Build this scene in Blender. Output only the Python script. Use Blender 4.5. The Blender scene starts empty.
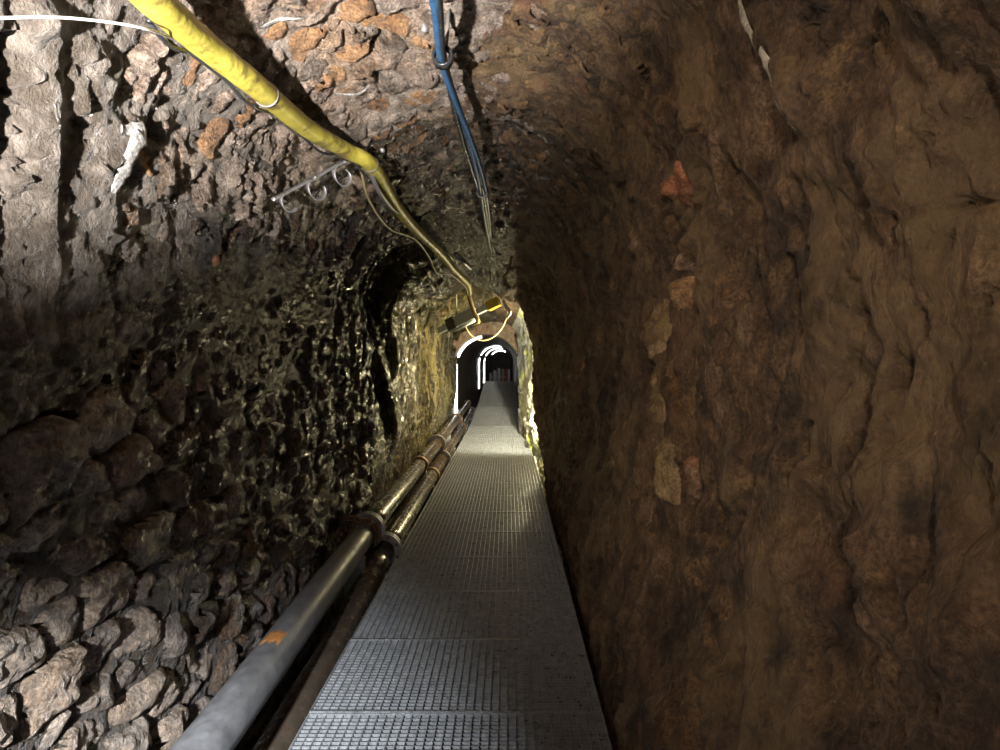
import bpy, bmesh, math, random
import numpy as np
from mathutils import Vector, Matrix

random.seed(7); rng = np.random.default_rng(7)
scene = bpy.context.scene
COL = scene.collection

# ------------------------------------------------------------------ camera
F, CX, CY, CAMZ = 555.0, 508.0, 358.0, 1.22      # focal length in px, vanishing point, eye height
cam_d = bpy.data.cameras.new('camera'); cam = bpy.data.objects.new('camera', cam_d); COL.objects.link(cam)
cam.location = (0, 0, CAMZ); cam.rotation_euler = (math.pi/2, 0, 0)
cam_d.sensor_width = 36; cam_d.lens = F/1000*36
cam_d.shift_x = -(CX-500)/1000; cam_d.shift_y = -(375-CY)/1000
cam_d.clip_start = 0.02
scene.camera = cam

# ------------------------------------------------------------------ light and exposure
w = bpy.data.worlds.new('world'); scene.world = w; w.use_nodes = True
w.node_tree.nodes['Background'].inputs[0].default_value = (0, 0, 0, 1)
w.node_tree.nodes['Background'].inputs[1].default_value = 0
vs = scene.view_settings
vs.view_transform = 'Standard'; vs.look = 'None'; vs.gamma = 1; vs.use_curve_mapping = False; vs.exposure = 0.0

def spot(name, loc, aim, power, ang, blend, color, size=.03):
    l = bpy.data.lights.new(name, 'SPOT'); l.energy = power; l.spot_size = math.radians(ang); l.spot_blend = blend
    l.color = color; l.shadow_soft_size = size
    o = bpy.data.objects.new(name, l); COL.objects.link(o); o.location = loc
    o.rotation_euler = (Vector(aim)-Vector(loc)).to_track_quat('-Z', 'Y').to_euler(); return o
def point(name, loc, power, color, size=.03):
    l = bpy.data.lights.new(name, 'POINT'); l.energy = power; l.color = color; l.shadow_soft_size = size
    o = bpy.data.objects.new(name, l); COL.objects.link(o); o.location = loc; return o
# up-and-down wall lamp beside the photographer, lamp round the corner, added fill spot behind to brighten the right wall
LA = Vector((-.6, -.2, 1.08))
spot('lamp_up', LA+Vector((0, 0, .03)), LA+Vector((-.22, .60, .95)), 1250, 96, .7, (1.0, .95, .90), .025)
LD = Vector((-.6, -.1, 1.05))
spot('lamp_down', LD, LD+Vector((-.30, .58, -.98)), 1350, 90, .8, (.90, .95, 1.0), .03)
spot('fill_right_wall', (-.3, -.8, 1.5), (.80, 3.6, 1.15), 100, 56, 1.0, (1.0, .86, .68), .04)
B0 = Vector((.27, 6.62, CAMZ+.5))
spot('lamp_round_corner', B0, B0+Vector((-.6, .2, -.75)), 260, 156, .7, (1.0, .80, .42), .035)
point('lamp_low_glow', (.36, 6.70, CAMZ-.28), 48, (1.0, .84, .5), .03)
spot('lamp_low_corner', (.37, 6.70, CAMZ-.3), (.30, 7.6, CAMZ-.35), 330, 150, .5, (1.0, .95, .72), .03)

# ------------------------------------------------------------------ helpers
def tag(o, label=None, cat=None, group=None, kind=None):
    if label: o['label'] = label
    if cat: o['category'] = cat
    if group: o['group'] = group
    if kind: o['kind'] = kind
    return o
def link(name, me, mat=None, parent=None, loc=None):
    o = bpy.data.objects.new(name, me); COL.objects.link(o)
    if mat and me is not None and not me.materials: me.materials.append(mat)
    if loc is not None: o.location = loc
    if parent:
        o.parent = parent
    return o
def empty(name, loc): 
    o = bpy.data.objects.new(name, None); COL.objects.link(o); o.location = loc; o.empty_display_size = .05; return o
def mesh_from(name, V, Fs, smooth=True):
    me = bpy.data.meshes.new(name); me.from_pydata([tuple(v) for v in V], [], [tuple(f) for f in Fs]); me.update()
    if smooth: me.polygons.foreach_set('use_smooth', [True]*len(me.polygons))
    return me
def part(name, V, Fs, mat, parent, smooth=True):
    """mesh whose vertices are given in world space, made local to parent"""
    off = Vector(parent.location) if parent else Vector((0, 0, 0))
    if parent and parent.parent: off = off + Vector(parent.parent.location)
    V = [Vector(v)-off for v in V]
    c = sum(V, Vector((0, 0, 0)))/max(1, len(V))
    me = mesh_from(name, [v-c for v in V], Fs, smooth)
    return link(name, me, mat, parent, c)
def solo(name, V, Fs, mat, smooth=True):
    c = sum((Vector(v) for v in V), Vector((0, 0, 0)))/len(V)
    z = min(v[2] for v in V); c = Vector((c.x, c.y, z))
    return link(name, mesh_from(name, [Vector(v)-c for v in V], Fs, smooth), mat, None, c)
def at(px, py, d): return Vector(((px-CX)/F*d, d, CAMZ-(py-CY)/F*d))
def catmull(P, n):
    P = [Vector(p) for p in P]; Q = [P[0]*2-P[1]]+P+[P[-1]*2-P[-2]]; out = []
    for i in range(1, len(Q)-2):
        for k in range(n):
            t = k/n; a, b, c, d = Q[i-1], Q[i], Q[i+1], Q[i+2]
            out.append(.5*((2*b)+(c-a)*t+(2*a-5*b+4*c-d)*t*t+(3*b-a-3*c+d)*t**3))
    out.append(P[-1]); return out
def frames(P):
    fr = []; up = Vector((0, 0, 1)); pn = None
    for i, p in enumerate(P):
        t = (P[min(i+1, len(P)-1)]-P[max(i-1, 0)]).normalized()
        if pn is None:
            pn = up if abs(t.dot(up)) < .9 else Vector((1, 0, 0))
        n = (pn-t*pn.dot(t)).normalized(); b = t.cross(n); pn = n; fr.append((p, t, n, b))
    return fr
def tube(P, r, seg=10, rf=None, flat=1.0, jit=0):
    V, Fs = [], []
    fr = frames(P)
    for i, (p, t, n, b) in enumerate(fr):
        rr = r if rf is None else rf(i/(len(fr)-1))
        for k in range(seg):
            a = 2*math.pi*k/seg; j = 1+(random.random()-.5)*jit
            V.append(p+n*math.cos(a)*rr*j*flat+b*math.sin(a)*rr*j)
    for i in range(len(P)-1):
        for k in range(seg):
            Fs.append((i*seg+k, i*seg+(k+1) % seg, (i+1)*seg+(k+1) % seg, (i+1)*seg+k))
    Fs.append(tuple(range(seg-1, -1, -1))); Fs.append(tuple((len(P)-1)*seg+k for k in range(seg)))
    return V, Fs
def strip(P, wd, th, side):
    """flat bar along P; side = direction of its width"""
    V, Fs = [], []; side = Vector(side).normalized()
    for i, p in enumerate(P):
        t = (P[min(i+1, len(P)-1)]-P[max(i-1, 0)]).normalized(); n = t.cross(side).normalized(); s = n.cross(t).normalized()
        V += [p+s*wd/2+n*th/2, p-s*wd/2+n*th/2, p-s*wd/2-n*th/2, p+s*wd/2-n*th/2]
    for i in range(len(P)-1):
        for k in range(4):
            Fs.append((i*4+k, i*4+(k+1) % 4, (i+1)*4+(k+1) % 4, (i+1)*4+k))
    Fs.append((3, 2, 1, 0)); m = (len(P)-1)*4; Fs.append((m, m+1, m+2, m+3)); return V, Fs
def boxv(x0, x1, y0, y1, z0, z1):
    V = [(x, y, z) for x in (x0, x1) for y in (y0, y1) for z in (z0, z1)]
    return V, [(0, 1, 3, 2), (4, 6, 7, 5), (0, 4, 5, 1), (2, 3, 7, 6), (0, 2, 6, 4), (1, 5, 7, 3)]
def obox(A, B, wd, ht, up=(0, 0, 1)):
    """beam from A to B, width wd, height ht"""
    A, B = Vector(A), Vector(B); t = (B-A).normalized(); s = t.cross(Vector(up)).normalized(); u = s.cross(t)
    V = [p+s*wd/2*i+u*ht/2*j for p in (A, B) for i in (-1, 1) for j in (-1, 1)]
    return V, [(0, 1, 3, 2), (4, 6, 7, 5), (0, 4, 5, 1), (2, 3, 7, 6), (0, 2, 6, 4), (1, 5, 7, 3)]
def join(*parts):
    V, Fs = [], []
    for v, f in parts:
        o = len(V); V += [Vector(x) for x in v]; Fs += [tuple(i+o for i in q) for q in f]
    return V, Fs
def ring(c, t, ro, ri, th, seg=24):
    """washer / flange: axis t"""
    c, t = Vector(c), Vector(t).normalized(); n = t.orthogonal().normalized(); b = t.cross(n); V, Fs = [], []
    for k in range(seg):
        a = 2*math.pi*k/seg; e = n*math.cos(a)+b*math.sin(a)
        V += [c+e*ri-t*th/2, c+e*ro-t*th/2, c+e*ro+t*th/2, c+e*ri+t*th/2]
    for k in range(seg):
        m = (k+1) % seg
        for j in range(4): Fs.append((k*4+j, k*4+(j+1) % 4, m*4+(j+1) % 4, m*4+j))
    return V, Fs

# numpy value noise -----------------------------------------------------------
_perm = rng.random(4096)
def _h(ix, iy, iz): return _perm[((ix*1619+iy*31337+iz*6971+1013) & 0x7fffffff) % 4093]
def vnoise(x, y, z):
    x, y, z = np.broadcast_arrays(x, y, z)
    ix, iy, iz = np.floor(x).astype(np.int64), np.floor(y).astype(np.int64), np.floor(z).astype(np.int64)
    fx, fy, fz = x-ix, y-iy, z-iz
    fx, fy, fz = [f*f*(3-2*f) for f in (fx, fy, fz)]
    r = 0
    for a in (0, 1):
        for b in (0, 1):
            for c in (0, 1):
                r = r+_h(ix+a, iy+b, iz+c)*np.where(a, fx, 1-fx)*np.where(b, fy, 1-fy)*np.where(c, fz, 1-fz)
    return r*2-1
def fbm(x, y, z, o=4, g=.5):
    s, a, f = 0, 1, 1
    for _ in range(o):
        s = s+a*vnoise(x*f, y*f, z*f); a *= g; f *= 2.03
    return s
def sstep(a, b, x):
    t = np.clip((x-a)/(b-a), 0, 1); return t*t*(3-2*t)

# ------------------------------------------------------------------ materials
def new_mat(name):
    m = bpy.data.materials.new(name); m.use_nodes = True; nt = m.node_tree
    return m, nt, nt.nodes['Principled BSDF']
def node(nt, t, **kw):
    n = nt.nodes.new(t)
    for k, v in kw.items(): setattr(n, k, v)
    return n
def ramp(nt, fac, stops):
    r = node(nt, 'ShaderNodeValToRGB'); e = r.color_ramp.elements
    while len(e) < len(stops): e.new(.5)
    for i, (p, c) in enumerate(stops): e[i].position = p; e[i].color = (*c, 1) if len(c) == 3 else c
    nt.links.new(fac, r.inputs[0]); return r.outputs[0]
def coords(nt, scale):
    g = node(nt, 'ShaderNodeNewGeometry'); m = node(nt, 'ShaderNodeMapping'); m.inputs['Scale'].default_value = scale
    nt.links.new(g.outputs['Position'], m.inputs[0]); return m.outputs[0]
def noise(nt, co, sc, det=5, rough=.6, dist=0):
    n = node(nt, 'ShaderNodeTexNoise'); n.inputs['Scale'].default_value = sc; n.inputs['Detail'].default_value = det
    n.inputs['Roughness'].default_value = rough; n.inputs['Distortion'].default_value = dist
    nt.links.new(co, n.inputs['Vector']); return n.outputs['Fac']
def mix(nt, fac, a, b, mode='MIX'):
    m = node(nt, 'ShaderNodeMix', data_type='RGBA', blend_type=mode)
    for s, v in ((m.inputs[0], fac), (m.inputs[6], a), (m.inputs[7], b)):
        if hasattr(v, 'default_value') or hasattr(v, 'is_linked'): nt.links.new(v, s)
        else: s.default_value = v if not isinstance(v, tuple) else (*v, 1)
    return m.outputs[2]
def mathn(nt, op, a, b):
    m = node(nt, 'ShaderNodeMath', operation=op)
    for s, v in ((m.inputs[0], a), (m.inputs[1], b)):
        if hasattr(v, 'is_linked'): nt.links.new(v, s)
        else: s.default_value = v
    return m.outputs[0]
def rock(name, stops, stops2, mixpos=(.42, .6), scale=(1, 1, 1), s1=3.0, s2=14, rough=(.3, .65), bump=.6, bdist=.02, rnd=None, bs=(28, 95), spec=.5, extra=None):
    """stone: two colour families mixed by a broad noise, fine grain, wet-dry gloss, relief"""
    m, nt, bs_ = new_mat(name); K = .62
    stops = [(.5+(p-.5)*K, c) for p, c in stops]; stops2 = [(.5+(p-.5)*K, c) for p, c in stops2]
    co = coords(nt, scale); co1 = coords(nt, (1, 1, 1))
    a = ramp(nt, noise(nt, co, s2, 9, .68, .1), stops); b = ramp(nt, noise(nt, co1, s2*1.7, 8, .7, .2), stops2)
    f = ramp(nt, noise(nt, co, s1, 6, .62, .15), [(mixpos[0], (0, 0, 0)), (mixpos[1], (1, 1, 1))])
    c = mix(nt, f, a, b)
    if rnd:
        oi = node(nt, 'ShaderNodeObjectInfo'); t = ramp(nt, oi.outputs['Random'], rnd)
        c = mix(nt, 1.0, c, t, 'MULTIPLY')
    gr = ramp(nt, noise(nt, co1, 110, 4, .75), [(.38, (.45, .45, .45)), (.62, (1.35, 1.35, 1.35))])
    c = mix(nt, 1.0, c, gr, 'MULTIPLY')
    if extra: c = extra(nt, c)
    nt.links.new(c, bs_.inputs['Base Color'])
    r = ramp(nt, noise(nt, co1, 9, 5, .7), [(.35, (rough[0],)*3), (.65, (rough[1],)*3)])
    nt.links.new(r, bs_.inputs['Roughness']); bs_.inputs['Specular IOR Level'].default_value = spec
    h = mathn(nt, 'ADD', noise(nt, co, bs[0], 10, .72, 0), mathn(nt, 'MULTIPLY', noise(nt, co, bs[1], 4, .6), .35))
    bp = node(nt, 'ShaderNodeBump'); bp.inputs['Strength'].default_value = bump; bp.inputs['Distance'].default_value = bdist
    nt.links.new(h, bp.inputs['Height']); nt.links.new(bp.outputs[0], bs_.inputs['Normal'])
    return m
def plain(name, col, rough=.5, metal=0, var=.35, sc=25, rust=None, rustpos=(.6, .7), bump=.2, bdist=.004, scale=(1, 1, 1)):
    m, nt, b = new_mat(name); co = coords(nt, scale)
    n = noise(nt, co, sc, 6, .65)
    lo = tuple(x*(1-var) for x in col); hi = tuple(min(1, x*(1+var)) for x in col)
    c = ramp(nt, n, [(.3, lo), (.7, hi)])
    if rust:
        f = ramp(nt, noise(nt, co, sc*.5, 6, .7, .5), [(rustpos[0], (0, 0, 0)), (rustpos[1], (1, 1, 1))]); c = mix(nt, f, c, rust)
    nt.links.new(c, b.inputs['Base Color']); b.inputs['Metallic'].default_value = metal
    r = ramp(nt, noise(nt, co, sc*2, 4), [(.3, (max(0, rough-.12),)*3), (.7, (min(1, rough+.12),)*3)]); nt.links.new(r, b.inputs['Roughness'])
    bp = node(nt, 'ShaderNodeBump'); bp.inputs['Strength'].default_value = bump; bp.inputs['Distance'].default_value = bdist
    nt.links.new(noise(nt, co, sc*2.5, 5), bp.inputs['Height']); nt.links.new(bp.outputs[0], b.inputs['Normal'])
    return m
def glow(name, col, s):
    m, nt, b = new_mat(name); b.inputs['Base Color'].default_value = (*col, 1); b.inputs['Emission Color'].default_value = (*col, 1); b.inputs['Emission Strength'].default_value = s
    return m

GREY = [(.3, (.07, .057, .046)), (.5, (.20, .17, .145)), (.7, (.42, .38, .34))]
BROWN = [(.3, (.06, .033, .016)), (.5, (.16, .095, .05)), (.72, (.30, .19, .105))]
RUST = [(.3, (.10, .055, .03)), (.55, (.24, .125, .055)), (.75, (.40, .24, .12))]
M = {}
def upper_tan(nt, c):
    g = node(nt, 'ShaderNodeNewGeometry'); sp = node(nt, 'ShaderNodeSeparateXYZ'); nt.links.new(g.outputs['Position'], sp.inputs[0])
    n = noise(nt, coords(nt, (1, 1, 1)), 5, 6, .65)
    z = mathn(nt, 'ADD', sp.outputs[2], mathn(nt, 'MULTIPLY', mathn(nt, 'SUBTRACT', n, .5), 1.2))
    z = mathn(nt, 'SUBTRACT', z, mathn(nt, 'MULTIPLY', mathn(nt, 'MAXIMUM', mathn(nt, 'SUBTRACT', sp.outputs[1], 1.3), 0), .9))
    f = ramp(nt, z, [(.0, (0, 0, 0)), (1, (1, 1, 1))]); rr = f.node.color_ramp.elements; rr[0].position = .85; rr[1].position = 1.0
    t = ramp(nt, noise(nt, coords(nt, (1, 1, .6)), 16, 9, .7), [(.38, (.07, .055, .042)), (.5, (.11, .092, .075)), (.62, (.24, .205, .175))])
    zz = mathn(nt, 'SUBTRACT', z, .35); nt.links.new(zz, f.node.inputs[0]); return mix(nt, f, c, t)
M['mortar_left'] = rock('wet_mortar_roof_shade', [(.3, (.012, .009, .006)), (.7, (.05, .036, .024))], [(.3, (.02, .013, .008)), (.7, (.07, .048, .027))], rough=(.2, .55), bump=1.0, bdist=.045, scale=(1, 1, .6), spec=.6, bs=(30, 100), extra=upper_tan)
M['stone_left'] = rock('rubble_stone', GREY, [(.3, (.05, .036, .026)), (.5, (.14, .108, .082)), (.72, (.27, .215, .17))], rnd=[(0, (.5, .46, .43)), (.35, (.8, .75, .7)), (.6, (.95, .84, .72)), (.85, (1.1, 1.08, 1.07)), (1, (.95, .78, .58))], mixpos=(.35, .62), rough=(.16, .5), bump=1.0, bdist=.03, scale=(1, 1, .55), bs=(22, 80), spec=.7)
M['stone_wet_shade'] = rock('wet_stone_roof_shade', [(.3, (.018, .013, .009)), (.5, (.055, .042, .03)), (.7, (.13, .10, .075))], [(.3, (.025, .015, .008)), (.5, (.075, .045, .024)), (.7, (.15, .095, .05))], rnd=[(0, (.5, .46, .43)), (.5, (1, .9, .8)), (1, (1.3, 1.1, .9))], rough=(.10, .38), bump=1.0, bdist=.05, scale=(1, 1, .22), bs=(24, 80), spec=.8)
M['mortar_roof'] = rock('roof_mortar', [(.3, (.10, .075, .055)), (.7, (.44, .36, .30))], [(.3, (.14, .09, .055)), (.7, (.46, .32, .22))], rough=(.16, .5), bump=1.0, bdist=.035, spec=.7)
M['stone_roof'] = rock('roof_slate', GREY, BROWN, rnd=[(0, (.5, .45, .4)), (.4, (.9, .8, .72)), (.7, (1.1, .95, .85)), (1, (1.15, 1.1, 1.05))], mixpos=(.5, .72), rough=(.15, .48), bump=1.0, bdist=.03, spec=.7)
M['brick'] = rock('orange_brick', RUST, [(.3, (.24, .12, .055)), (.7, (.45, .27, .13))], rough=(.3, .65), bump=.9, bdist=.03)
M['red_stone'] = rock('red_stone', [(.3, (.20, .07, .03)), (.7, (.40, .15, .07))], BROWN, rough=(.45, .75), bump=.5)
def stains(nt, c):
    f = ramp(nt, noise(nt, coords(nt, (1, 1, .45)), 3.1, 6, .62), [(.50, (0, 0, 0)), (.60, (.75, .75, .75))]); c = mix(nt, f, c, (.21, .14, .068))
    f = ramp(nt, noise(nt, coords(nt, (1.1, 1.1, .6)), 4.3, 8, .68), [(.34, (.9, .9, .9)), (.45, (0, 0, 0))]); c = mix(nt, f, c, (.028, .020, .015))
    f = ramp(nt, noise(nt, coords(nt, (1.3, 1.3, .5)), 5.7, 6, .6), [(.58, (0, 0, 0)), (.68, (.7, .7, .7))]); c = mix(nt, f, c, (.17, .085, .05))
    f = ramp(nt, noise(nt, coords(nt, (1, 1, .9)), 60, 3, .6), [(.70, (0, 0, 0)), (.78, (.5, .5, .5))]); return mix(nt, f, c, (.42, .36, .27))
M['mortar_right'] = rock('brown_rock', BROWN, [(.3, (.04, .024, .016)), (.5, (.10, .06, .034)), (.72, (.25, .15, .065))], scale=(1, 1, .55), s1=2.6, s2=8, mixpos=(.42, .58), rough=(.35, .7), bump=1.0, bdist=.045, bs=(18, 75), extra=stains)
M['stone_right'] = rock('brown_stone', BROWN, [(.3, (.05, .03, .018)), (.5, (.13, .08, .04)), (.72, (.27, .17, .08))], scale=(1, 1, .55), s1=2.6, s2=9, rnd=[(0, (.7, .68, .66)), (.5, (1, .95, .9)), (.8, (1.1, .98, .85)), (1, (1.25, 1.12, .9))], rough=(.35, .68), bump=1.0, bdist=.045, bs=(18, 75), extra=stains)
M['ochre'] = rock('ochre_stone', [(.3, (.15, .09, .04)), (.7, (.33, .22, .10))], BROWN, scale=(1, 1, .4), rough=(.4, .7), bump=.6)
def moss(nt, c):
    f = ramp(nt, noise(nt, coords(nt, (1, 1, .3)), 6, 5, .6), [(.5, (0, 0, 0)), (.62, (1, 1, 1))]); return mix(nt, f, c, (.42, .48, .06))
M['limed'] = rock('limewashed_rock', [(.3, (.38, .36, .3)), (.7, (.75, .73, .66))], [(.3, (.4, .37, .27)), (.7, (.74, .71, .6))], scale=(1, 1, .3), rough=(.25, .6), bump=.7, extra=moss)
def algae(nt, c):
    f = ramp(nt, noise(nt, coords(nt, (1, 1, .25)), 5, 5, .6), [(.45, (0, 0, 0)), (.62, (.6, .6, .6))]); return mix(nt, f, c, (.10, .095, .026))
M['wet_glint_strand'] = rock('wet_rock_painted_glints', [(.38, (.004, .003, .002)), (.5, (.022, .018, .009)), (.60, (.20, .165, .08))], [(.38, (.006, .004, .002)), (.5, (.035, .024, .012)), (.62, (.22, .16, .075))], scale=(1, 1, .10), s1=4, s2=13, rough=(.10, .3), bump=1.0, bdist=.10, bs=(24, 80), spec=.9, extra=algae)  # gold and near-black streaks paint lamplit glints and dark gaps onto the wet rock
M['far_rock'] = rock('far_dark_rock', [(.3, (.03, .02, .018)), (.7, (.09, .06, .05))], [(.3, (.05, .03, .022)), (.7, (.12, .08, .06))], rough=(.3, .6))
M['calcite'] = rock('white_calcite', [(.3, (.22, .21, .20)), (.7, (.5, .5, .51))], [(.3, (.2, .18, .16)), (.7, (.46, .44, .42))], rough=(.12, .35), bump=.5)
M['vein'] = rock('pale_vein', [(.3, (.22, .19, .14)), (.7, (.5, .46, .36))], BROWN, mixpos=(.5, .7), rough=(.35, .6), bump=.5)
M['mud'] = rock('wet_mud', [(.3, (.012, .009, .006)), (.7, (.04, .03, .02))], [(.3, (.02, .014, .01)), (.7, (.05, .035, .02))], rough=(.08, .35), bump=.4)
M['galv'] = plain('galvanised_steel', (.36, .37, .385), .36, .6, .3, 30, rust=(.06, .045, .03), rustpos=(.6, .78))
M['pipe'] = plain('worn_grey_pipe', (.15, .15, .155), .42, .3, .35, 14, rust=(.16, .07, .025), rustpos=(.64, .72), bump=.35)
M['pipe_rusty'] = plain('wet_brown_pipe', (.07, .053, .038), .22, .3, .3, 12, rust=(.08, .04, .018), rustpos=(.55, .7), bump=.4)
M['flange'] = plain('dark_flange_steel', (.27, .28, .30), .48, .4, .35, 40, rust=(.09, .04, .02))
M['rust'] = plain('rusty_iron', (.14, .075, .04), .5, .4, .4, 60)
M['iron'] = plain('grey_iron', (.30, .29, .29), .4, .5, .3, 60)
M['hose'] = plain('yellow_hose', (.40, .34, .055), .42, 0, .28, 18, rust=(.15, .115, .03), rustpos=(.54, .64), bump=.35, bdist=.006)
M['blue'] = plain('blue_cable', (.03, .085, .17), .35, 0, .2, 20)
M['black'] = plain('black_cable', (.025, .027, .03), .32, 0, .2, 20)
M['white'] = plain('white_wire', (.75, .73, .72), .4, 0, .1, 20)
M['pvc'] = plain('grey_clip', (.16, .15, .14), .5, 0, .2, 30)
M['lampgrey'] = plain('grey_lamp_housing', (.38, .43, .47), .35, .2, .15, 10)
M['yband'] = plain('yellow_plastic', (.40, .30, .05), .45, 0, .15, 10)
M['strapy'] = plain('stained_strap', (.34, .26, .13), .4, 0, .25, 20)
M['led'] = glow('led_white', (.95, 1.0, .96), 7)
M['redp'] = plain('red_paint', (.45, .06, .04), .5, 0, .2, 10)
M['palep'] = plain('pale_paint', (.6, .55, .5), .5, 0, .2, 10)

# ------------------------------------------------------------------ tunnel surface
S1 = [(-1.0, -1.55), (-1.03, -.95), (-1.03, -.4), (-1.03, .1), (-.98, .5), (-.82, .83), (-.52, 1.03), (-.2, 1.1), (.1, 1.07), (.35, .92), (.5, .62), (.57, .3), (.57, -.1), (.5, -.6), (.42, -1.1), (.40, -1.55)]
def over(base, **kw):
    o = list(base)
    for k, v in kw.items(): o[int(k[1:])] = v
    return o
S2 = [(-1.0, -1.55), (-1.03, -.95), (-1.03, -.4), (-1.04, .1), (-1.02, .45), (-.84, .75), (-.52, .95), (-.2, 1.03), (.1, 1.0), (.3, .85), (.42, .6), (.47, .3), (.48, -.1), (.46, -.6), (.44, -1.1), (.42, -1.55)]
KEYS = [(-2.0, S1), (3.3, S1),
        (4.02, over(S1, _1=(-.97, -.95), _2=(-.94, -.4), _3=(-.93, .05), _4=(-.99, .5), _5=(-.82, .80), _11=(.55, .3), _12=(.54, -.1), _13=(.49, -.6))),
        (4.14, over(S2, _2=(-1.08, -.4), _3=(-1.35, .1), _4=(-1.5, .55), _5=(-1.15, .98), _6=(-.62, 1.10), _7=(-.2, 1.1), _8=(.1, 1.06), _9=(.34, .90))),
        (4.70, over(S2, _2=(-1.08, -.4), _3=(-1.35, .1), _4=(-1.5, .55), _5=(-1.15, .98), _6=(-.62, 1.08))),
        (4.86, over(S2, _3=(-1.12, .1), _4=(-1.32, .52), _5=(-1.08, .94), _6=(-.6, 1.06))), (5.1, S2),
        (5.98, over(S2, _3=(-1.03, .1), _4=(-1.0, .43), _5=(-.82, .68), _6=(-.5, .80), _7=(-.2, .75), _8=(-.02, .66), _9=(.10, .62), _10=(.165, .5), _11=(.22, .25), _12=(.29, -.1), _13=(.33, -.6), _14=(.36, -1.1), _15=(.36, -1.55))),
        (6.14, over(S2, _3=(-1.03, .1), _4=(-1.0, .43), _5=(-.82, .68), _6=(-.5, .84), _7=(-.2, .88), _8=(.1, .86), _9=(.3, .8), _10=(.45, .6), _11=(.5, .3), _12=(.5, -.1), _13=(.48, -.6), _14=(.45, -1.1), _15=(.45, -1.55))),
        (7.0, over(S2, _3=(-1.03, .1), _4=(-1.0, .42), _5=(-.82, .65), _6=(-.5, .80), _7=(-.2, .84), _8=(.1, .82), _9=(.28, .76), _10=(.40, .56), _11=(.45, .3), _12=(.46, -.1), _13=(.45, -.6), _14=(.44, -1.1), _15=(.44, -1.55))),
        (7.32, over(S2, _3=(-1.03, .1), _4=(-1.0, .42), _5=(-.82, .64), _6=(-.5, .78), _7=(-.2, .82), _8=(.08, .78), _9=(.22, .70), _10=(.29, .53), _11=(.325, .25), _12=(.335, -.1), _13=(.345, -.6), _14=(.35, -1.1), _15=(.35, -1.55))),
        (8.0, [(-1.0, -1.55), (-1.02, -.95), (-1.02, -.4), (-1.02, .1), (-.97, .40), (-.82, .60), (-.5, .73), (-.2, .76), (.05, .72), (.2, .62), (.28, .45), (.31, .2), (.31, -.1), (.29, -.6), (.27, -1.1), (.27, -1.55)]),
        (10.1, [(-1.0, -1.55), (-1.0, -.95), (-1.0, -.4), (-1.0, .1), (-.95, .36), (-.8, .52), (-.5, .62), (-.2, .66), (.0, .62), (.12, .52), (.18, .36), (.2, .15), (.2, -.1), (.2, -.6), (.2, -1.1), (.2, -1.55)])]
KD = np.array([k for k, _ in KEYS]); KP = np.array([p for _, p in KEYS])      # (K,16,2)
dv = [-2.0]
while dv[-1] < .55: dv.append(dv[-1]+.06)
while dv[-1] < 10.1: dv.append(dv[-1]+min(.021, max(.006, dv[-1]*.0078)))
for extra_d in (4.02, 4.06, 4.10, 4.14, 5.98, 6.03, 6.08, 6.14): dv.append(extra_d)
D = np.array(sorted(dv)); D[-1] = 10.1
T = np.concatenate([np.linspace(0, 4, 215, endpoint=False), np.linspace(4, 10, 270, endpoint=False), np.linspace(10, 15, 210)])
NI, NJ = len(T), len(D); I4, I10 = 215, 485
CP = np.stack([np.stack([np.interp(D, KD, KP[:, k, c]) for c in (0, 1)], -1) for k in range(16)], 1)   # (NJ,16,2)
CPe = np.concatenate([2*CP[:, :1]-CP[:, 1:2], CP, 2*CP[:, -1:]-CP[:, -2:-1]], 1)
ti = np.minimum(T.astype(int), 14); tf = (T-ti)[None, :, None]
a, b, c, d_ = CPe[:, ti], CPe[:, ti+1], CPe[:, ti+2], CPe[:, ti+3]
XZ = .5*(2*b+(c-a)*tf+(2*a-5*b+4*c-d_)*tf**2+(3*b-a-3*c+d_)*tf**3)                      # (NJ,NI,2)
Pos = np.stack([XZ[..., 0].T, np.broadcast_to(D, (NI, NJ)), XZ[..., 1].T+CAMZ], -1)      # (NI,NJ,3)
# arc-length coordinate from the first section
ref = Pos[:, 5]; U = np.concatenate([[0], np.cumsum(np.linalg.norm(np.diff(ref, axis=0), axis=1))])
UU = np.broadcast_to(U[:, None], (NI, NJ)); VV = np.broadcast_to(D[None], (NI, NJ))
def normals(P):
    ds = np.gradient(P, axis=0); dd = np.gradient(P, axis=1)
    n = np.cross(ds, dd); n /= np.linalg.norm(n, axis=-1, keepdims=True)+1e-9
    return n
Nr = normals(Pos)
if Nr[100, 200, 0] < 0: Nr = -Nr              # left wall normal points into the tunnel (+x)
px = CX+F*Pos[..., 0]/np.maximum(Pos[..., 1], .05); py = CY-F*(Pos[..., 2]-CAMZ)/np.maximum(Pos[..., 1], .05)
front = Pos[..., 1] > .3
def wall_ij(x, y):
    q = np.where(front & (VV < 4.0), (px-x)**2+(py-y)**2, 1e12); return np.unravel_index(np.argmin(q), q.shape)
X, Y, Z = Pos[..., 0], Pos[..., 1], Pos[..., 2]
region = np.where(np.arange(NI) < I4, 0, np.where(np.arange(NI) < I10, 1, 2))[:, None]+np.zeros((1, NJ), int)

base = .045*fbm(X*1.7+3, Y*1.7, Z*1.7, 3)+.014*fbm(X*9, Y*9, Z*9+4, 5, .6)
base = base+(1-sstep(7.5, 9, T))[:, None]*(1+.9*(1-sstep(1.0, 1.6, VV)))*(.010*(np.abs(fbm(X*24, Y*24, Z*18, 3, .6))-.4))
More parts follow.
